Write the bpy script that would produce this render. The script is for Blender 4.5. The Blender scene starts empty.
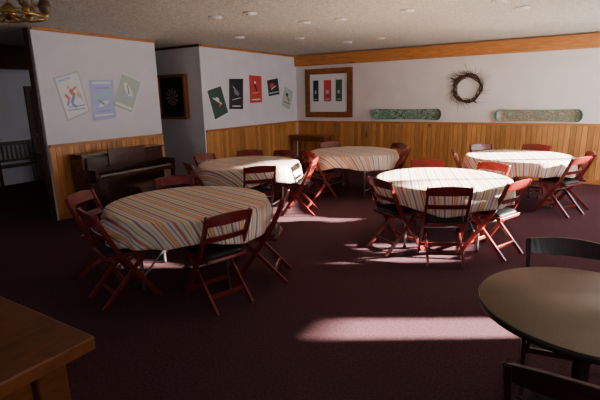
import bpy, bmesh, math, random
from mathutils import Vector, Matrix
random.seed(7)
D=bpy.data; C=bpy.context
COL=C.scene.collection

# ---------------------------------------------------------------- materials
def mat(name, color=(.5,.5,.5), rough=.6, metal=0, spec=.5, coat=0):
    m=D.materials.new(name); m.use_nodes=True
    b=m.node_tree.nodes["Principled BSDF"]
    b.inputs["Base Color"].default_value=(*color,1)
    b.inputs["Roughness"].default_value=rough
    b.inputs["Metallic"].default_value=metal
    b.inputs["Specular IOR Level"].default_value=spec
    b.inputs["Coat Weight"].default_value=coat
    return m
def N(m,t,**k):
    n=m.node_tree.nodes.new(t)
    for a,v in k.items():
        if a in n.inputs: n.inputs[a].default_value=v
        else: setattr(n,a,v)
    return n
def L(m,a,b): m.node_tree.links.new(a,b)
def bs(m): return m.node_tree.nodes["Principled BSDF"]
def ramp(m,stops,interp='LINEAR'):
    n=N(m,"ShaderNodeValToRGB"); cr=n.color_ramp; cr.interpolation=interp
    while len(cr.elements)>1: cr.elements.remove(cr.elements[-1])
    cr.elements[0].position=stops[0][0]; cr.elements[0].color=(*stops[0][1],1)
    for p,c in stops[1:]:
        e=cr.elements.new(p); e.color=(*c,1)
    return n
def noise_mat(name,c1,c2,scale=20,rough=.8,bump=0,detail=6,stretch=None,spec=.3,lo=.3,hi=.7,bscale=None):
    m=mat(name,c1,rough,spec=spec)
    tc=N(m,"ShaderNodeTexCoord"); mp=N(m,"ShaderNodeMapping")
    if stretch: mp.inputs["Scale"].default_value=stretch
    L(m,tc.outputs["Object"],mp.inputs["Vector"])
    n=N(m,"ShaderNodeTexNoise",Scale=scale,Detail=detail); L(m,mp.outputs[0],n.inputs["Vector"])
    r=ramp(m,[(lo,c1),(hi,c2)]); L(m,n.outputs["Fac"],r.inputs[0]); L(m,r.outputs[0],bs(m).inputs["Base Color"])
    if bump:
        n2=n
        if bscale:
            n2=N(m,"ShaderNodeTexNoise",Scale=bscale,Detail=4); L(m,mp.outputs[0],n2.inputs["Vector"])
        b=N(m,"ShaderNodeBump",Strength=bump,Distance=.01); L(m,n2.outputs["Fac"],b.inputs["Height"]); L(m,b.outputs[0],bs(m).inputs["Normal"])
    return m
def wood_mat(name,c1,c2,stretch,scale=6,rough=.45,knots=True,island=True,spec=.4,coat=0):
    m=mat(name,c1,rough,spec=spec,coat=coat)
    tc=N(m,"ShaderNodeTexCoord"); mp=N(m,"ShaderNodeMapping"); mp.inputs["Scale"].default_value=stretch
    geo=N(m,"ShaderNodeNewGeometry")
    add=N(m,"ShaderNodeVectorMath",operation='MULTIPLY_ADD')
    comb=N(m,"ShaderNodeCombineXYZ")
    for i in range(3): L(m,geo.outputs["Random Per Island"],comb.inputs[i])
    L(m,comb.outputs[0],add.inputs[0]); add.inputs[1].default_value=(17,23,31)
    L(m,tc.outputs["Object"],mp.inputs["Vector"]); L(m,mp.outputs[0],add.inputs[2])
    n=N(m,"ShaderNodeTexNoise",Scale=scale,Detail=5,Distortion=1.2); L(m,add.outputs[0],n.inputs["Vector"])
    r=ramp(m,[(.3,c1),(.7,c2)]); L(m,n.outputs["Fac"],r.inputs[0])
    out=r.outputs[0]
    if island:
        mr=N(m,"ShaderNodeMapRange"); L(m,geo.outputs["Random Per Island"],mr.inputs[0])
        mr.inputs[3].default_value=.68; mr.inputs[4].default_value=1.2
        mx=N(m,"ShaderNodeVectorMath",operation='SCALE'); L(m,out,mx.inputs[0]); L(m,mr.outputs[0],mx.inputs["Scale"]); out=mx.outputs[0]
    if knots:
        v=N(m,"ShaderNodeTexVoronoi",Scale=3.2); mp2=N(m,"ShaderNodeMapping"); mp2.inputs["Scale"].default_value=tuple(.35+.65*(s>1) for s in stretch)
        L(m,tc.outputs["Object"],mp2.inputs["Vector"]); L(m,mp2.outputs[0],v.inputs["Vector"])
        kr=ramp(m,[(.05,(.25,.16,.1)),(.13,(1,1,1))]); L(m,v.outputs["Distance"],kr.inputs[0])
        mm=N(m,"ShaderNodeMix",data_type='RGBA',blend_type='MULTIPLY'); mm.inputs[0].default_value=.75
        L(m,out,mm.inputs[6]); L(m,kr.outputs[0],mm.inputs[7]); out=mm.outputs[2]
    L(m,out,bs(m).inputs["Base Color"])
    return m

M={}
M['wall']=noise_mat("wall_paint",(.74,.72,.77),(.80,.78,.83),3,.75,.15,bscale=120)
M['wallback']=noise_mat("wall_paint_back",(.78,.72,.69),(.84,.78,.75),3,.75,.15,bscale=120)
M['ceil']=noise_mat("ceiling_texture",(.40,.37,.32),(.76,.72,.65),42,.95,.9,bscale=70,detail=4)
M['carpet']=noise_mat("carpet_maroon",(.055,.020,.027),(.115,.049,.057),60,1,.8,bscale=250,spec=.1)
M['pine_v']=wood_mat("pine_boards",(.50,.19,.045),(.70,.32,.09),(9,9,1),3)
M['pine_x']=wood_mat("pine_beam",(.42,.14,.03),(.62,.25,.06),(1,9,9),3)
M['pine_y']=wood_mat("pine_trim",(.40,.14,.035),(.58,.24,.06),(9,1,9),3,island=False)
M['counter']=wood_mat("counter_pine",(.12,.034,.008),(.21,.066,.016),(9,2,9),3,rough=.35)
M['darkwood']=wood_mat("dark_wood",(.05,.018,.008),(.10,.035,.015),(1,1,9),4,.35,knots=False)
M['piano']=wood_mat("piano_walnut",(.05,.017,.009),(.11,.036,.018),(6,1,6),4,.25,knots=False,coat=.3)
M['red']=wood_mat("chair_red_lacquer",(.12,.009,.008),(.21,.020,.015),(4,4,4),5,.28,knots=False,island=False,coat=.35)
M['maroon']=wood_mat("chair_dark_lacquer",(.022,.007,.006),(.045,.012,.010),(4,4,4),5,.35,knots=False,island=False,coat=.1)  # red lacquer with shade painted into the colour, for the two foreground chairs
M['black']=noise_mat("black_vinyl",(.012,.011,.012),(.022,.02,.022),40,.45,.1)
M['steel']=mat("grey_steel",(.45,.45,.46),.4,.8)
M['brass']=mat("brass",(.50,.32,.10),.3,1)
M['glass']=mat("frosted_glass",(.75,.72,.65),.2)
M['amber']=mat("amber_glass",(.16,.09,.04),.15)
M['laminate']=noise_mat("laminate_brown",(.30,.215,.145),(.38,.28,.19),160,.36,0)
M['edge']=mat("table_edge_dark",(.025,.015,.012),.4)
M['plastic']=mat("lamp_trim",(.85,.83,.78),.5)
M['ivory']=mat("ivory",(.30,.27,.22),.4)
M['paper']=mat("paper_white",(.78,.76,.74),.6)
M['twig']=noise_mat("twig_bark",(.05,.025,.015),(.13,.07,.04),30,.9,0)
M['frame']=wood_mat("picture_frame_wood",(.17,.05,.013),(.31,.10,.026),(5,5,5),3,.4,knots=False)

# tablecloth stripes driven by the flat-cloth UV map
def cloth_mat():
    m=mat("striped_cloth",(.8,.75,.65),.75,spec=.35)
    uv=N(m,"ShaderNodeUVMap"); uv.uv_map="UVMap"
    sp=N(m,"ShaderNodeSeparateXYZ"); L(m,uv.outputs[0],sp.inputs[0])
    mu=N(m,"ShaderNodeMath",operation='MULTIPLY'); mu.inputs[1].default_value=3.2; L(m,sp.outputs[0],mu.inputs[0])
    fr=N(m,"ShaderNodeMath",operation='FRACT'); L(m,mu.outputs[0],fr.inputs[0])
    W=(.82,.74,.63);R=(.55,.13,.09);O=(.74,.37,.18);B=(.22,.28,.40);G=(.34,.39,.23);Y=(.80,.60,.30);P=(.70,.42,.36)
    seq=[W,R,W,O,Y,O,W,B,W,P,R,P,W,G,W,Y,W,R,B,W,P]
    ws=[2.6,1.1,1,1.5,1,1.5,2.2,1.1,1.3,1,1.3,1,2.2,1.1,1,1.4,1.8,.9,1,2.2,1]
    t=sum(ws);a=0;st=[]
    for c,w in zip(seq,ws): st.append((a/t,c)); a+=w
    r=ramp(m,st,'CONSTANT'); L(m,fr.outputs[0],r.inputs[0]); L(m,r.outputs[0],bs(m).inputs["Base Color"])
    return m
M['cloth']=cloth_mat()

# ---------------------------------------------------------------- mesh helpers
class MB:
    def __init__(s): s.bm=bmesh.new(); s.mats=[]
    def mi(s,m):
        if m not in s.mats: s.mats.append(m)
        return s.mats.index(m)
    def box(s,a,b,m):
        a=Vector(a);b=Vector(b)
        vs=[s.bm.verts.new((x,y,z)) for x in (a.x,b.x) for y in (a.y,b.y) for z in (a.z,b.z)]
        i=s.mi(m)
        for q in ((0,1,3,2),(4,6,7,5),(0,4,5,1),(2,3,7,6),(0,2,6,4),(1,5,7,3)):
            f=s.bm.faces.new([vs[k] for k in q]); f.material_index=i
    def bar(s,pts,w,h,m,ref=(1,0,0)):
        """sweep rectangle (w along ref, h perpendicular) along path"""
        pts=[Vector(p) for p in pts]; ref=Vector(ref).normalized(); rings=[]
        for k,p in enumerate(pts):
            t=(pts[min(k+1,len(pts)-1)]-pts[max(k-1,0)]).normalized()
            u=(ref-t*ref.dot(t)).normalized(); v=t.cross(u)
            rings.append([s.bm.verts.new(p+u*a*w/2+v*b*h/2) for a,b in ((-1,-1),(1,-1),(1,1),(-1,1))])
        i=s.mi(m)
        for r0,r1 in zip(rings,rings[1:]):
            for k in range(4):
                f=s.bm.faces.new((r0[k],r0[(k+1)%4],r1[(k+1)%4],r1[k])); f.material_index=i
        for r in (rings[0][::-1],rings[-1]):
            f=s.bm.faces.new(r); f.material_index=i
    def tube(s,pts,r,m,n=10,closed=False):
        pts=[Vector(p) for p in pts]; rings=[]; K=len(pts); ref=Vector((0.13,0.21,.97))
        rr=r if isinstance(r,(list,tuple)) else [r]*K
        for k,p in enumerate(pts):
            if closed: t=(pts[(k+1)%K]-pts[k-1]).normalized()
            else: t=(pts[min(k+1,K-1)]-pts[max(k-1,0)]).normalized()
            if abs(t.dot(ref))>.98: ref=Vector((1,0,0))
            u=(ref-t*ref.dot(t)).normalized(); v=t.cross(u)
            rings.append([s.bm.verts.new(p+(u*math.cos(2*math.pi*j/n)+v*math.sin(2*math.pi*j/n))*rr[k]) for j in range(n)])
        i=s.mi(m)
        prs=list(zip(rings,rings[1:]))+([(rings[-1],rings[0])] if closed else [])
        for r0,r1 in prs:
            for k in range(n):
                f=s.bm.faces.new((r0[k],r0[(k+1)%n],r1[(k+1)%n],r1[k])); f.material_index=i; f.smooth=True
        if not closed:
            for q in (rings[0][::-1],rings[-1]):
                f=s.bm.faces.new(q); f.material_index=i
    def lathe(s,prof,m,c=(0,0,0),n=48,smooth=True,axis='Z'):
        rings=[];c=Vector(c)
        for r,z in prof:
            if axis=='Z': rings.append([s.bm.verts.new(c+Vector((r*math.cos(2*math.pi*j/n),r*math.sin(2*math.pi*j/n),z))) for j in range(n)])
            else: rings.append([s.bm.verts.new(c+Vector((r*math.cos(2*math.pi*j/n),z,r*math.sin(2*math.pi*j/n)))) for j in range(n)])
        i=s.mi(m)
        for r0,r1 in zip(rings,rings[1:]):
            for k in range(n):
                f=s.bm.faces.new((r0[k],r0[(k+1)%n],r1[(k+1)%n],r1[k])); f.material_index=i; f.smooth=smooth
        for q in (rings[0][::-1],rings[-1]):
            f=s.bm.faces.new(q); f.material_index=i
    def prism(s,poly,d,m):
        """poly 3-D points, extruded by vector d"""
        d=Vector(d); a=[s.bm.verts.new(p) for p in poly]; b=[s.bm.verts.new(Vector(p)+d) for p in poly]; i=s.mi(m); n=len(a)
        fs=[s.bm.faces.new(a[::-1]),s.bm.faces.new(b)]+[s.bm.faces.new((a[k],a[(k+1)%n],b[(k+1)%n],b[k])) for k in range(n)]
        for f in fs: f.material_index=i
    def mesh(s,name):
        bmesh.ops.recalc_face_normals(s.bm,faces=s.bm.faces)
        me=D.meshes.new(name); s.bm.to_mesh(me); s.bm.free()
        for m in s.mats: me.materials.append(m)
        return me
    def obj(s,name,loc=(0,0,0),rot=0,bevel=0):
        o=D.objects.new(name,s.mesh(name)); COL.objects.link(o); o.location=loc; o.rotation_euler=(0,0,rot)
        if bevel: addbev(o,bevel)
        return o
def addbev(o,w):
    b=o.modifiers.new("Bevel",'BEVEL'); b.width=w; b.segments=2; b.limit_method='ANGLE'; b.angle_limit=math.radians(40)
def simple(name,a,b,m,bevel=0):
    k=MB(); k.box(a,b,m); return k.obj(name,bevel=bevel)

# ---------------------------------------------------------------- room shell
HC=2.70; HW=1.10
XR=2.0; YB=9.734; XA=-6.365; XB=-6.126; YC=6.387; XH=-10.2; YF=-2.6
simple("floor",(XH-.2,YF-.2,-.1),(XR+.2,YB+.2,0),M['carpet'])
simple("ceiling",(XH-.2,YF-.2,HC),(XR+.2,YB+.2,HC+.1),M['ceil'])
simple("wall_back",(XB-.15,YB,0),(XR+.2,YB+.15,HC),M['wallback'])
simple("wall_left",(XB-.15,YC,0),(XB,YB,HC),M['wall'])
simple("wall_recess",(XH,YC,0),(XB-.15,YC+.15,HC),M['wall'])
simple("wall_partition",(XA-.14,3.454,0),(XA,5.534,HC),M['wall'])
simple("wall_hall",(XH-.15,YF,0),(XH,YC+.15,HC),M['wall'])
simple("wall_front",(XH-.15,YF-.15,0),(XR+.15,YF,HC),M['wall'])
# right wall; its unseen openings are shaped to land the sun patches
ops=[(6.95,8.02,1.52,2.05),(6.22,6.95,1.52,1.85),(6.25,6.95,.92,1.30),(8.06,8.58,1.34,1.80),(8.66,9.62,1.36,1.90),(8.2,9.1,2.22,2.58),(4.52,4.88,.68,1.09)]
k=MB(); ys=sorted({YF,YB,*[o[0] for o in ops],*[o[1] for o in ops]}); zs=sorted({0,HC,*[o[2] for o in ops],*[o[3] for o in ops]})
for y0,y1 in zip(ys,ys[1:]):
    for z0,z1 in zip(zs,zs[1:]):
        cy,cz=(y0+y1)/2,(z0+z1)/2
        if any(o[0]<cy<o[1] and o[2]<cz<o[3] for o in ops): continue
        k.box((XR,y0,z0),(XR+.06,y1,z1),M['wall'])
k.obj("wall_right")
for i,(y0,y1,z0,z1) in enumerate(ops):
    k=MB(); w=.03
    k.box((XR-.02,y0-w,z0-w),(XR-.002,y1+w,z0),M['pine_y']); k.box((XR-.02,y0-w,z1),(XR-.002,y1+w,z1+w),M['pine_y'])
    k.box((XR-.02,y0-w,z0),(XR-.002,y0,z1),M['pine_y']); k.box((XR-.02,y1,z0),(XR-.002,y1+w,z1),M['pine_y'])
    k.obj("window_%d"%(i+1))

# wainscot boards
def wains_y(name,x,y0,y1,side=1):
    k=MB(); y=y0; w=.092
    while y<y1-.01:
        e=min(y+w-.007,y1); k.box((x+.002,y,.0),(x+.016,e,HW-.03),M['pine_v']); y+=w
    k.box((x+.002,y0,.0),(x+.006,y1,HW-.03),M['darkwood'])
    k.obj(name)
    simple(name.replace("wainscot","trim_cap"),(x+.002,y0,HW-.03),(x+.045,y1,HW+.012),M['pine_y'],.004)
    simple(name.replace("wainscot","baseboard"),(x+.017,y0,0),(x+.03,y1,.09),M['pine_y'],.003)
def wains_x(name,y,x0,x1):
    k=MB(); x=x0; w=.092
    while x<x1-.01:
        e=min(x+w-.007,x1); k.box((x,y-.016,.0),(e,y-.002,HW-.03),M['pine_v']); x+=w
    k.box((x0,y-.006,.0),(x1,y-.002,HW-.03),M['darkwood'])
    k.obj(name)
    simple(name.replace("wainscot","trim_cap"),(x0,y-.045,HW-.03),(x1,y-.002,HW+.012),M['pine_x'],.004)
    simple(name.replace("wainscot","baseboard"),(x0,y-.03,0),(x1,y-.017,.09),M['pine_x'],.003)
wains_y("wainscot_partition",XA,3.46,5.53)
wains_y("wainscot_left",XB,YC+.01,YB-.05)
wains_x("wainscot_back",YB,XB+.05,XR-.03)
k=MB(); k.box((XB+.002,YB-.09,2.43),(XR-.03,YB-.002,HC-.02),M['pine_x']); k.obj("trim_beam",bevel=.02)
simple("trim_crown_left",(XB+.002,YC,HC-.045),(XB+.035,YB-.1,HC-.002),M['pine_y'],.004)
simple("trim_crown_partition",(XA+.002,3.454,HC-.04),(XA+.035,5.534,HC-.002),M['pine_y'],.004)
simple("trim_crown_recess",(XH+.05,YC-.03,HC-.045),(XB,YC-.002,HC-.002),M['darkwood'],.004)
simple("trim_end_partition",(XA-.15,3.43,0),(XA-.03,3.452,HC-.01),M['darkwood'],.003)
simple("trim_corner",(XB-.03,YC-.02,0),(XB+.004,YC-.001,HC-.05),M['wall'],.003)
simple("trim_hall_beam",(-8.9,YF+.01,2.30),(-8.65,YC-.05,HC-.01),M['darkwood'],.01)
k=MB(); k.box((XH+.002,5.2,0),(XH+.05,6.1,2.05),M['darkwood']); k.box((XH+.05,5.3,.1),(XH+.06,6.0,.95),M['piano']); k.box((XH+.05,5.3,1.05),(XH+.06,6.0,1.95),M['piano'])
k.lathe([(.0,.0),(.03,0),(.03,.03),(.0,.03)],M['brass'],(XH+.06,5.27,1.0),12,axis='Y'); k.obj("door_1")

# ---------------------------------------------------------------- folding chair
def chair_mesh(R):
    k=MB()
    for s in (-1,1):
        k.bar([(s*.205,.235,.0),(s*.205,.05,.28),(s*.205,-.09,.49),(s*.205,-.19,.70),(s*.205,-.235,.82)],.024,.042,R)
        k.bar([(s*.172,-.245,.0),(s*.172,.15,.415)],.022,.038,R)
        k.bar([(s*.172,-.17,.432),(s*.172,.235,.447)],.03,.032,R)
    k.bar([(-.19,.225,.447),(.19,.225,.447)],.045,.028,R,ref=(0,1,0))
    k.bar([(-.16,-.155,.432),(.16,-.155,.432)],.04,.028,R,ref=(0,1,0))
    n=6
    def rr(w,y0,y1,z,rad):
        pts=[]
        for cx,cy,a0 in ((w-rad,y1-rad,0),(-w+rad,y1-rad,90),(-w+rad,y0+rad,180),(w-rad,y0+rad,270)):
            for j in range(n): 
                a=math.radians(a0+90*j/(n-1)); pts.append((cx+rad*math.cos(a),cy+rad*math.sin(a),z))
        return pts
    rings=[]; i=k.mi(M['black'])
    for ins,z in ((0,.452),(0,.470),(.012,.482),(.04,.486)):
        rings.append([k.bm.verts.new((x,y,z+(y)*.03)) for x,y,_ in rr(.178-ins,-.150+ins,.215-ins,z,.04)])
    for r0,r1 in zip(rings,rings[1:]):
        for j in range(len(r0)):
            f=k.bm.faces.new((r0[j],r0[(j+1)%len(r0)],r1[(j+1)%len(r0)],r1[j])); f.material_index=i; f.smooth=True
    for q in (rings[0][::-1],rings[-1]):
        f=k.bm.faces.new(q); f.material_index=i
    def rail(z0,z1,yc0,yc1,arch,bow,hw,th):
        m=14; iR=k.mi(R); rg=[]
        for j in range(m+1):
            u=-1+2*j/m; x=u*hw; by=-bow*(1-u*u); top=z1+arch*(1-u*u)
            rg.append([k.bm.verts.new(p) for p in ((x,yc0+by-th/2,z0),(x,yc0+by+th/2,z0),(x,yc1+by+th/2,top),(x,yc1+by-th/2,top))])
        for r0,r1 in zip(rg,rg[1:]):
            for j in range(4):
                f=k.bm.faces.new((r0[j],r0[(j+1)%4],r1[(j+1)%4],r1[j])); f.material_index=iR
        for q in (rg[0][::-1],rg[-1]):
            f=k.bm.faces.new(q); f.material_index=iR
    rail(.735,.815,-.203,-.233,.022,.025,.222,.02)
    rail(.585,.635,-.136,-.16,.0,.02,.195,.018)
    k.bar([(-.2,.16,.115),(.2,.16,.115)],.02,.035,R,ref=(0,1,0))
    k.bar([(-.17,-.135,.115),(.17,-.135,.115)],.02,.035,R,ref=(0,1,0))
    k.tube([(-.215,-.0,.355),(.215,-.0,.355)],.008,M['steel'],8)
    return k.mesh("folding_chair")
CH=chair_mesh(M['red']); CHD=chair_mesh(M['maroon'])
def chair(bx,by,tx,ty,tw=0,me=None):
    """(bx,by) is where the back rail stands, chair faces (tx,ty)"""
    d=Vector((tx-bx,ty-by)).normalized(); a=math.atan2(d.y,d.x)-math.pi/2+math.radians(tw)
    d=Vector((-math.sin(a),math.cos(a)))
    o=D.objects.new("folding_chair",me or CH); COL.objects.link(o)
    o.location=(bx+.235*d.x,by+.235*d.y,0); o.rotation_euler=(0,0,a); addbev(o,.004)

# ---------------------------------------------------------------- tables
def legs(k,R):
    s=M['steel']; z=.715
    for e in (-1,1):
        x=e*R*.52; w=R*.5
        k.tube([(x,-w,.012),(x,-w,z-.05),(x,-w+.03,z),(x,w-.03,z),(x,w,z-.05),(x,w,.012)],.014,s,10)
        k.tube([(x,-w,.14),(x,w,.14)],.010,s,8)
        k.tube([(x,0,z),(x*.25,0,z)],.01,s,8); k.tube([(x,0,.45),(x*.2,0,z)],.008,s,8); k.tube([(x,-w,.45),(x,w,.45)],.009,s,8)
        for q in (-w,w): k.lathe([(.019,0),(.019,.03)],M['edge'],(x,q,0),12)
def clothed(x,y,rot,legrot,seed,R=.74):
    e=D.objects.new("round_dining_table",None); COL.objects.link(e); e.location=(x,y,0)
    k=MB(); k.lathe([(.01,.72),(R-.01,.72),(R,.728),(R,.745),(R-.006,.75),(.01,.75)],M['laminate'],n=64); legs(k,R)
    t=k.obj("folding_table_top_and_legs",rot=legrot); t.parent=e
    rnd=random.Random(seed); bm=bmesh.new(); uvl=bm.loops.layers.uv.new("UVMap")
    n=144; ph=[rnd.uniform(0,6.28) for _ in range(6)]
    rad=[0.001,.15,.3,.45,.6,.70,.735,.755]+[.755+.03*j for j in range(1,10)]
    rings=[];fl=[]
    for s in rad:
        ring=[];f=[]
        for j in range(n):
            th=2*math.pi*j/n
            hang=.215+.03*math.sin(4*th+ph[0])+.015*math.sin(7*th+ph[1])
            fold=(.5+.5*math.sin(13*th+ph[2]+1.2*math.sin(3*th+ph[3])))*.9+.3*math.sin(22*th+ph[4])
            if s<=.755:
                r=s; z=.7525 if s<.74 else (.752 if s<.75 else .746)
                ss=s
            else:
                u=(s-.755)/.27; ss=.755+u*hang
                r=.757+.010*min(1,u*4)+u*.030*fold+.012*u; z=.746-u*hang*.985
            ring.append(bm.verts.new((r*math.cos(th),r*math.sin(th),z))); f.append((ss*math.cos(th),ss*math.sin(th)))
        rings.append(ring);fl.append(f)
    for a in range(len(rad)-1):
        for j in range(n):
            q=((a,j),(a,(j+1)%n),(a+1,(j+1)%n),(a+1,j))
            f=bm.faces.new([rings[p][w] for p,w in q]); f.smooth=True
            for lp,(p,w) in zip(f.loops,q): lp[uvl].uv=fl[p][w]
    f=bm.faces.new(rings[0])
    for lp,w in zip(f.loops,range(n)): lp[uvl].uv=fl[0][w]
    bmesh.ops.recalc_face_normals(bm,faces=bm.faces)
    me=D.meshes.new("tablecloth"); bm.to_mesh(me); bm.free(); me.materials.append(M['cloth'])
    o=D.objects.new("striped_tablecloth",me); COL.objects.link(o); o.parent=e; o.rotation_euler=(0,0,rot)
    sm=o.modifiers.new("Solid",'SOLIDIFY'); sm.thickness=.0015; sm.offset=1
T1=(-3.10,2.94);T2=(-4.16,5.22);T3=(-3.31,7.09);T4=(-1.28,5.16);T5=(-.73,7.53);T6=(.13,2.25)
clothed(*T1,math.radians(75),.6,1); clothed(*T2,math.radians(80),.2,2); clothed(*T3,math.radians(60),0,3)
clothed(*T4,math.radians(20),.3,4); clothed(*T5,math.radians(15),.5,5)
k=MB(); R=.47
k.lathe([(.01,.725),(R-.01,.725),(R,.73),(R,.752),(R-.004,.757)],M['edge'],n=72)
k.lathe([(.005,.7572),(R-.008,.7572),(R-.008,.7585),(.005,.7585)],M['laminate'],n=72)
k.lathe([(.04,.03),(.035,.08),(.035,.70),(.10,.724)],M['edge'],n=24)
for j in range(4):
    a=math.radians(45+90*j); k.bar([(0,0,.06),(.16*math.cos(a),.16*math.sin(a),.055),(.34*math.cos(a),.34*math.sin(a),.02)],.05,.035,M['edge'],ref=(-math.sin(a),math.cos(a),0))
k.obj("round_cafe_table",loc=(*T6,0))

for bx,by,t,tw in [(-2.27,2.57,T1,8),(-3.36,2.05,T1,0),(-4.10,2.46,T1,0),(-3.95,3.55,T1,0),(-2.26,3.36,T1,0),
    (-4.62,4.42,T2,0),(-3.50,4.62,T2,0),(-3.20,5.55,T2,0),(-5.10,5.25,T2,0),(-4.75,6.0,T2,0),(-4.15,6.18,T2,0),
    (-3.75,6.22,T3,0),(-2.36,7.15,T3,0),(-2.75,7.9,T3,0),(-4.1,7.7,T3,0),
    (-1.76,4.42,T4,0),(-.98,4.30,T4,6),(-.44,4.92,T4,-6),(-1.70,6.03,T4,0),(-.85,6.05,T4,0),
    (-1.63,7.22,T5,0),(-1.4,8.25,T5,0),(-.55,8.48,T5,0),(.10,7.05,T5,0),(.22,7.70,T5,0)]:
    chair(bx,by,*t,tw)
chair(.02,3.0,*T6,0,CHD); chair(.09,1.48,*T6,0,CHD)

# ---------------------------------------------------------------- counter (foreground left)
k=MB()
k.box((-3.2,-.4,.955),(-1.205,.71,1.0),M['counter'])
k.box((-3.1,-.35,0),(-1.30,.62,.955),M['counter'])
k.box((-3.12,.62,.0),(-1.29,.635,.12),M['counter']); k.box((-1.31,.55,0),(-1.26,.64,.955),M['counter'])
k.obj("pine_service_counter",bevel=.006)

# ---------------------------------------------------------------- piano against the partition
x0=XA+.05; y0,y1=3.72,5.20
k=MB(); P=M['piano']
k.box((x0,y0,.0),(x0+.30,y0+.035,.93),P); k.box((x0,y1-.035,.0),(x0+.30,y1,.93),P)
k.box((x0,y0+.035,.08),(x0+.26,y1-.035,.92),P)
k.box((x0-.01,y0-.015,.93),(x0+.33,y1+.015,.955),P)
k.box((x0+.26,y0+.02,.58),(x0+.60,y1-.02,.64),P)
for yy in (y0,y1-.05):
    k.box((x0+.30,yy,.55),(x0+.58,yy+.05,.75),P); k.bar([(x0+.54,yy+.025,.0),(x0+.53,yy+.025,.3),(x0+.54,yy+.025,.58)],.05,.05,P)
    k.box((x0+.26,yy,0),(x0+.58,yy+.05,.06),P)
k.box((x0+.30,y0+.05,.64),(x0+.46,y1-.05,.655),M['black'])
k.box((x0+.44,y0+.08,.641),(x0+.58,y1-.08,.66),M['ivory'])
nk=50
for j in range(nk):
    if j%7 in (0,1,3,4,5):
        yy=y0+.09+(y1-y0-.18)*(j+.8)/nk; k.box((x0+.44,yy,.66),(x0+.53,yy+.013,.672),M['black'])
k.box((x0+.30,y0+.05,.70),(x0+.33,y1-.05,.90),P)
k.box((x0+.335,y0+.40,.76),(x0+.35,y1-.40,1.0),P); k.box((x0+.335,y0+.35,.745),(x0+.40,y1-.35,.76),P)
for yy in (4.30,4.46,4.62): k.lathe([(.012,.0),(.02,.01),(.014,.02)],M['brass'],(x0+.4,yy,.06),10)
k.obj("upright_piano",bevel=.004)
k=MB(); bx=-5.35
k.box((bx-.17,4.02,.47),(bx+.17,4.80,.50),P); k.box((bx-.14,4.06,.40),(bx+.14,4.76,.47),P)
for a in (-.13,.13):
    for b in (4.07,4.75): k.bar([(bx+a,b,0),(bx+a,b,.42)],.035,.035,P)
k.obj("piano_bench",bevel=.004)

# ---------------------------------------------------------------- hall bench
k=MB(); hx=XH+.08
for yy in (3.3,4.25,5.1):
    k.bar([(hx+.42,yy,0),(hx+.42,yy,.62)],.05,.05,M['darkwood']); k.bar([(hx+.02,yy,0),(hx+.02,yy,.92)],.05,.05,M['darkwood']); k.bar([(hx,yy,.62),(hx+.45,yy,.62)],.05,.03,M['darkwood'],ref=(0,1,0))
for j in range(4): k.box((hx+.03+.1*j,3.28,.42),(hx+.115+.1*j,5.12,.45),M['darkwood'])
k.box((hx-.01,3.28,.84),(hx+.03,5.12,.92),M['darkwood']); k.box((hx-.01,3.28,.5),(hx+.03,5.12,.55),M['darkwood'])
for j in range(20): k.box((hx,3.34+.09*j,.55),(hx+.02,3.38+.09*j,.84),M['darkwood'])
k.obj("slatted_bench",bevel=.003)

# ---------------------------------------------------------------- posters
def pcol(name,c,rough=.5): return mat(name,c,rough)
WH=pcol("print_white",(.86,.86,.88)); RD=pcol("print_red",(.62,.05,.05)); BL=pcol("print_blue",(.13,.18,.50)); LB=pcol("print_lavender",(.46,.50,.80))
BK=pcol("print_black",(.015,.016,.02)); GN=pcol("print_green",(.03,.09,.06)); GG=pcol("print_sage",(.46,.54,.49)); YL=pcol("print_yellow",(.75,.58,.25)); SK=pcol("print_skyblue",(.42,.58,.72)); GY=pcol("print_grey",(.25,.25,.28)); LG=pcol("print_lightgrey",(.55,.56,.62))
PR=pcol("print_coral",(.70,.20,.18)); PB=pcol("print_steel_blue",(.24,.30,.60))
def poster(name,x,q,base,shapes,border=None,nx=(1,0,0)):
    """q: four (y,z) corners tl,tr,br,bl; shapes: [(mat,[(u,v)...])] in 0..1 poster space"""
    k=MB(); q=[Vector((x,a,b)) for a,b in q]; n=Vector((1,0,0))
    def pt(u,v,h): return q[0]*(1-u)*(1-v)+q[1]*u*(1-v)+q[2]*u*v+q[3]*(1-u)*v+n*h
    k.prism([pt(0,0,.003),pt(1,0,.003),pt(1,1,.003),pt(0,1,.003)],n*.003,border or base)
    if border: k.prism([pt(.05,.035,.006),pt(.95,.035,.006),pt(.95,.965,.006),pt(.05,.965,.006)],n*.001,base)
    h=.0072
    for m,poly in shapes:
        k.prism([pt(u,v,h) for u,v in poly],n*.0006,m); h+=.0007
    return k.obj(name)
def blob(cx,cy,r1,r2,a=0,n=12):
    a=math.radians(a); return [(cx+r1*math.cos(t)*math.cos(a)-r2*math.sin(t)*math.sin(a),cy+r1*math.cos(t)*math.sin(a)+r2*math.sin(t)*math.cos(a)) for t in [2*math.pi*i/n for i in range(n)]]
def strip(x0,y0,x1,y1,w): 
    dx,dy=x1-x0,y1-y0; l=math.hypot(dx,dy); px,py=-dy/l*w/2,dx/l*w/2
    return [(x0+px,y0+py),(x1+px,y1+py),(x1-px,y1-py),(x0-px,y0-py)]
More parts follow.
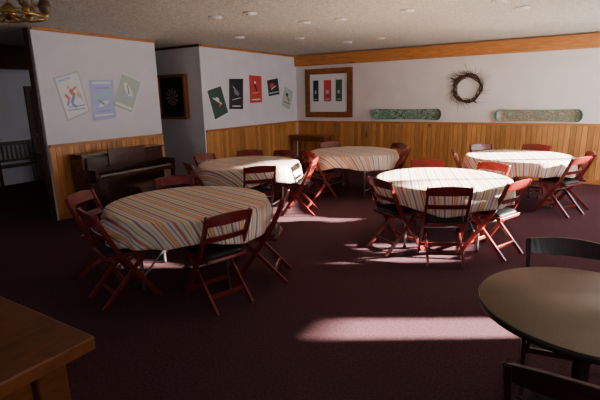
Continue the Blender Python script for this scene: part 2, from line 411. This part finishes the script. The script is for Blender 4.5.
skier=lambda c1,c2:[(c1,strip(.45,.35,.58,.53,.12)),(c2,strip(.55,.52,.37,.66,.09)),(c2,strip(.38,.66,.52,.78,.07)),(YL,blob(.42,.29,.06,.045)),(c1,strip(.5,.4,.72,.33,.05)),(c2,strip(.15,.78,.85,.88,.02)),(c2,strip(.2,.72,.88,.8,.02)),(GY,strip(.75,.3,.85,.7,.012)),(c1,strip(.22,.42,.34,.56,.08)),(PB,strip(.3,.55,.2,.68,.06)),(SK,strip(.66,.5,.8,.6,.08))]
poster("ski_poster",XA,[(3.67,2.04),(4.06,2.15),(4.17,1.55),(3.79,1.43)],WH,skier(PR,PB)+[(SK,strip(.12,.1,.6,.1,.05)),(YL,blob(.75,.5,.07,.05,30))],border=LG)
poster("ski_poster",XA,[(4.22,2.02),(4.63,2.03),(4.61,1.43),(4.20,1.41)],LB,[(WH,strip(.1,.07,.9,.07,.06)),(WH,strip(.1,.88,.9,.88,.05)),(SK,strip(.1,.45,.9,.3,.2)),(WH,blob(.5,.6,.25,.06,-15)),(PB,strip(.3,.5,.55,.62,.06)),(PB,strip(.2,.2,.8,.2,.025)),(PB,strip(.25,.78,.75,.78,.02))])
poster("ski_poster",XA,[(4.80,2.16),(5.20,2.01),(4.93,1.48),(4.56,1.62)],GG,[(WH,strip(.1,.87,.9,.87,.07)),(WH,blob(.5,.4,.3,.10,30)),(GY,strip(.42,.3,.58,.5,.05)),(SK,strip(.3,.62,.8,.54,.05)),(PR,blob(.42,.3,.04,.03))],border=WH)
poster("ski_poster",XB,[(6.48,1.87),(6.92,1.97),(7.11,1.41),(6.66,1.27)],GN,[(WH,strip(.25,.3,.7,.6,.05)),(WH,blob(.5,.4,.12,.07,20)),(RD,blob(.55,.62,.08,.05))],border=WH)
poster("ski_poster",XB,[(7.17,2.09),(7.62,2.10),(7.57,1.47),(7.12,1.49)],BK,[(SK,strip(.25,.25,.7,.5,.04)),(WH,strip(.2,.7,.8,.62,.02)),(GY,blob(.5,.45,.2,.08,20)),(WH,strip(.2,.9,.8,.9,.03))])
poster("ski_poster",XB,[(7.83,2.18),(8.27,2.17),(8.26,1.60),(7.82,1.59)],RD,[(WH,strip(.15,.88,.85,.88,.04)),(BK,strip(.4,.3,.6,.6,.1)),(WH,blob(.45,.25,.08,.05)),(YL,strip(.25,.65,.75,.6,.03))])
poster("ski_poster",XB,[(8.45,2.09),(8.93,2.16),(9.00,1.76),(8.50,1.71)],BK,[(RD,blob(.4,.4,.2,.15)),(WH,strip(.3,.6,.7,.45,.05)),(SK,strip(.1,.8,.9,.8,.06))],border=WH)
poster("ski_poster",XB,[(9.18,1.98),(9.62,1.84),(9.40,1.36),(9.02,1.50)],GG,[(GY,strip(.3,.3,.7,.6,.12)),(BK,blob(.4,.35,.12,.08)),(RD,strip(.2,.75,.8,.7,.05)),(SK,strip(.2,.15,.8,.15,.05))],border=WH)

# framed picture on the back wall
k=MB(); xa,xb,za,zb=-5.84,-4.56,1.20,2.35; w=.13; y=YB-.002; F=M['frame']
k.box((xa,y-.05,za),(xb,y,za+w),F); k.box((xa,y-.05,zb-w),(xb,y,zb),F); k.box((xa,y-.05,za+w),(xa+w,y,zb-w),F); k.box((xb-w,y-.05,za+w),(xb,y,zb-w),F)
k.box((xa+w,y-.02,za+w),(xb-w,y-.002,zb-w),WH)
for a,b,m in ((-5.62,-5.47,BK),(-5.32,-5.12,RD),(-5.0,-4.83,GN)):
    k.box((a,y-.024,1.58),(b,y-.020,2.08),m); k.box((a+.05,y-.026,1.76),(b-.06,y-.024,1.84),LG)
    k.box((a+.03,y-.026,1.62),(b-.04,y-.024,1.64),LG)
k.obj("framed_pictures",bevel=.006)

# dartboard cabinet
k=MB(); y=YC-.002; xa,xb,za,zb=-7.28,-6.50,1.32,2.18
for a,b,c,d in ((xa,xb,za,za+.05),(xa,xb,zb-.05,zb),(xa,xa+.05,za+.05,zb-.05),(xb-.05,xb,za+.05,zb-.05)): k.box((a,y-.10,c),(b,y,d),M['frame'])
k.box((xa+.05,y-.03,za+.05),(xb-.05,y,zb-.05),M['black'])
cx,cz=(xa+xb)/2,(za+zb)/2
k.lathe([(.225,0),(.225,-.03),(.20,-.035)],M['black'],(cx,y-.03,cz),40,axis='Y')
for j in range(20):
    for r0,r1,ms in ((.03,.09,(M['ivory'],BK)),(.09,.10,(RD,GN)),(.10,.155,(M['ivory'],BK)),(.155,.168,(RD,GN))):
        a0,a1=[2*math.pi*(j+t)/20 for t in (0,1)]
        k.prism([(cx+r*math.cos(a),y-.066,cz+r*math.sin(a)) for r,a in ((r0,a0),(r1,a0),(r1,a1),(r0,a1))],(0,-.002,0),ms[j%2])
k.lathe([(.02,0),(.02,-.003)],RD,(cx,y-.066,cz),16,axis='Y')
k.obj("dartboard_cabinet")

# snowboards
def board_mat(name,cols,sc,seed):
    m=mat(name,cols[0],.3,coat=.3); tc=N(m,"ShaderNodeTexCoord"); mp=N(m,"ShaderNodeMapping"); mp.inputs["Location"].default_value=(seed,seed,seed); mp.inputs["Scale"].default_value=(1,1,1.6)
    L(m,tc.outputs["Object"],mp.inputs[0]); n=N(m,"ShaderNodeTexNoise",Scale=sc,Detail=2,Distortion=1.5); L(m,mp.outputs[0],n.inputs["Vector"])
    st=[(i/len(cols)*.5+.27,c) for i,c in enumerate(cols)]; r=ramp(m,st,'CONSTANT'); L(m,n.outputs[0],r.inputs[0]); L(m,r.outputs[0],bs(m).inputs["Base Color"]); return m
def snowboard(cx,cz,Ln,W,m,edge):
    k=MB(); hw=W/2; pts=[]; n=40
    def half(u):
        a=abs(u); e=1-a; rr=.13
        w=hw*(.86+.14*a*a)
        if e<rr: w*=math.sqrt(max(0,1-((rr-e)/rr)**2))
        return w
    us=[-math.cos(math.pi*i/n) for i in range(n+1)]
    def outline(s,h): 
        top=[(u*Ln/2*s,h(u),half(u)*s) for u in us]; bot=[(u*Ln/2*s,h(u),-half(u)*s) for u in us[1:-1]][::-1]; return top+bot
    h=lambda u:-.03-.05*max(0,(abs(u)-.78)/.22)**2
    def slab(s,off,th,mt):
        i=k.mi(mt); N2=[k.bm.verts.new((x,y-off,z)) for x,y,z in outline(s,h)]; F2=[k.bm.verts.new((x,y-off-th,z)) for x,y,z in outline(s,h)]
        nn=len(N2); m2=len(us)
        for A in (N2,F2):
            for j in range(m2-1):
                b0=A[0] if j==0 else A[nn-j]; b1=A[m2-1] if j==m2-2 else A[nn-j-1]
                vs=[]
                for v in (A[j],A[j+1],b1,b0):
                    if v not in vs: vs.append(v)
                f=k.bm.faces.new(vs); f.material_index=i
        for j in range(nn):
            f=k.bm.faces.new((N2[j],N2[(j+1)%nn],F2[(j+1)%nn],F2[j])); f.material_index=i
    slab(1,0,.008,edge); slab(.94,.0082,.001,m)
    for xx in (-.25,.25): k.box((xx-.015,.0,-.02),(xx+.015,-.03,.02),M['steel'])
    return k.obj("snowboard",loc=(cx,YB-.004,cz))
snowboard(-3.25,1.275,1.56,.25,board_mat("board_green",[(.03,.07,.05),(.10,.24,.14),(.30,.42,.32),(.05,.05,.05),(.22,.36,.2)],9,1),mat("board_edge_a",(.10,.16,.12)))
snowboard(-.68,1.255,1.50,.25,board_mat("board_multi",[(.08,.18,.11),(.28,.36,.28),(.25,.10,.07),(.16,.26,.14),(.08,.20,.14)],10,5),mat("board_edge_b",(.06,.18,.12)))

# twig wreath
k=MB(); cx,cz=-1.98,1.80
for i in range(28):
    a0=random.uniform(0,6.28); span=random.uniform(2.5,5.5); R0=random.uniform(.215,.285); w=random.uniform(.004,.007); p=random.uniform(0,6)
    k.tube([(cx+(R0+.02*math.sin(5*t+p))*math.cos(a0+t),YB-.05+.025*math.sin(4*t+p),cz+(R0+.02*math.sin(5*t+p))*math.sin(a0+t)) for t in [span*j/22 for j in range(23)]],w,M['twig'],5)
for i in range(130):
    a=random.uniform(0,6.28); R0=random.uniform(.22,.29); ln=random.uniform(.06,.28)*random.uniform(.5,1.1); d=a+random.uniform(.1,1.3)
    p0=Vector((cx+R0*math.cos(a),YB-.05,cz+R0*math.sin(a))); p1=p0+Vector((math.cos(d)*ln,random.uniform(-.04,.02),math.sin(d)*ln))
    k.tube([p0,(p0+p1)/2+Vector((0,-.01,.01)),p1],[.004,.003,.0015],M['twig'],4)
k.obj("twig_wreath")

# small side table in the back corner
k=MB(); k.box((-6.05,9.22,.74),(-5.05,9.68,.78),M['frame'])
for a in (-6.0,-5.1):
    for b in (9.27,9.63): k.bar([(a,b,0),(a,b,.74)],.05,.05,M['frame'])
k.box((-6.0,9.25,.64),(-5.1,9.28,.74),M['frame']); k.box((-6.0,9.27,.2),(-5.1,9.63,.22),M['frame'])
k.obj("side_table",bevel=.004)

# ceiling lights
for i,(x,y) in enumerate([(-3.98,4.46),(-3.48,4.52),(-3.31,5.51),(-2.81,5.61),(-1.88,5.55),(-3.16,7.87),(-3.87,8.02),(-4.25,6.90),(-4.94,6.11),(-.88,5.69),(-.70,6.26)]):
    k=MB(); k.lathe([(.085,-.002),(.085,-.014),(.07,-.024),(.055,-.02)],M['plastic'],n=32); k.lathe([(.054,-.004),(.05,-.026),(.02,-.034)],M['glass'],n=24)
    k.obj("ceiling_downlight",loc=(x,y,HC))

# brass chandelier
k=MB(); B=M['brass']
k.lathe([(.06,.0),(.06,-.015),(.02,-.04)],B,n=24); k.tube([(0,0,-.03),(0,0,-.22)],.008,B,8)
k.lathe([(.02,-.20),(.05,-.23),(.055,-.28),(.02,-.33)],B,n=24)
k.tube([(.26*math.cos(t),.26*math.sin(t),-.30) for t in [2*math.pi*i/48 for i in range(48)]],.012,B,8,closed=True)
k.tube([(.20*math.cos(t),.20*math.sin(t),-.20) for t in [2*math.pi*i/48 for i in range(48)]],.006,B,8,closed=True)
for j in range(6):
    a=math.pi*j/3; c,s=math.cos(a),math.sin(a)
    k.tube([(0,0,-.27),(.13*c,.13*s,-.33),(.26*c,.26*s,-.30)],.007,B,8); k.tube([(.20*c,.20*s,-.20),(.26*c,.26*s,-.30)],.005,B,6)
    k.tube([(.03*c,.03*s,-.1),(.20*c,.20*s,-.2)],.004,B,6)
    k.lathe([(.02,-.30),(.025,-.26)],B,(.26*c,.26*s,0),12)
    k.lathe([(.02,-.265),(.045,-.24),(.05,-.20),(.035,-.16),(.033,-.162),(.047,-.2),(.042,-.238),(.018,-.26)],M['amber'],(.26*c,.26*s,0),20)
k.obj("brass_chandelier",loc=(-4.05,2.05,HC-.001))

for y,z in ((3.0,1.6),(4.6,1.5)): simple("notice_sheet",(XH+.001,y,z),(XH+.006,y+.22,z+.28),M['paper'])

# ---------------------------------------------------------------- lights
w=D.worlds.new("World"); C.scene.world=w; w.use_nodes=True
w.node_tree.nodes["Background"].inputs[0].default_value=(.65,.78,1,1); w.node_tree.nodes["Background"].inputs[1].default_value=2
s=D.lights.new("sun","SUN"); s.energy=150; s.angle=math.radians(1.6); s.color=(1,.94,.84)
so=D.objects.new("sun",s); COL.objects.link(so); d=Vector((-.861,-.508,-.27)); so.rotation_euler=d.to_track_quat('-Z','Y').to_euler(); so.location=(6,12,5)
def area(name,loc,dr,sx,sy,e,c):
    l=D.lights.new(name,'AREA'); l.shape='RECTANGLE'; l.size=sx; l.size_y=sy; l.energy=e; l.color=c
    o=D.objects.new(name,l); COL.objects.link(o); o.location=loc; o.rotation_euler=Vector(dr).to_track_quat('-Z','Y').to_euler()
area("window_daylight",(XR-.06,6.8,1.5),(-1,-.15,.05),4.5,1.2,168,(.92,.945,1))
area("window_daylight",(XR-.06,1.0,1.7),(-1,.3,.03),2.5,1.2,36,(.92,.945,1))  # added fill lamp; the right wall has no opening here
area("window_daylight",(-4.5,YF+.06,1.6),(-.1,1,0),4,1.2,28,(.92,.945,1))  # added weak fill from behind the camera; the front wall is solid

# ---------------------------------------------------------------- camera
yaw,pit,rol,f=-0.559,0.230,-0.022,441.9
fw=Vector((math.sin(yaw)*math.cos(pit),math.cos(yaw)*math.cos(pit),-math.sin(pit)))
r=fw.cross(Vector((0,0,1))).normalized(); u=r.cross(fw)
r2=r*math.cos(rol)+u*math.sin(rol); u2=-r*math.sin(rol)+u*math.cos(rol)
cd=D.cameras.new("camera"); cd.sensor_width=36; cd.lens=f*36/600; cd.clip_start=.05
co=D.objects.new("camera",cd); COL.objects.link(co)
mtx=Matrix((r2,u2,-fw)).transposed().to_4x4(); mtx.translation=(0,0,1.708); co.matrix_world=mtx
C.scene.camera=co
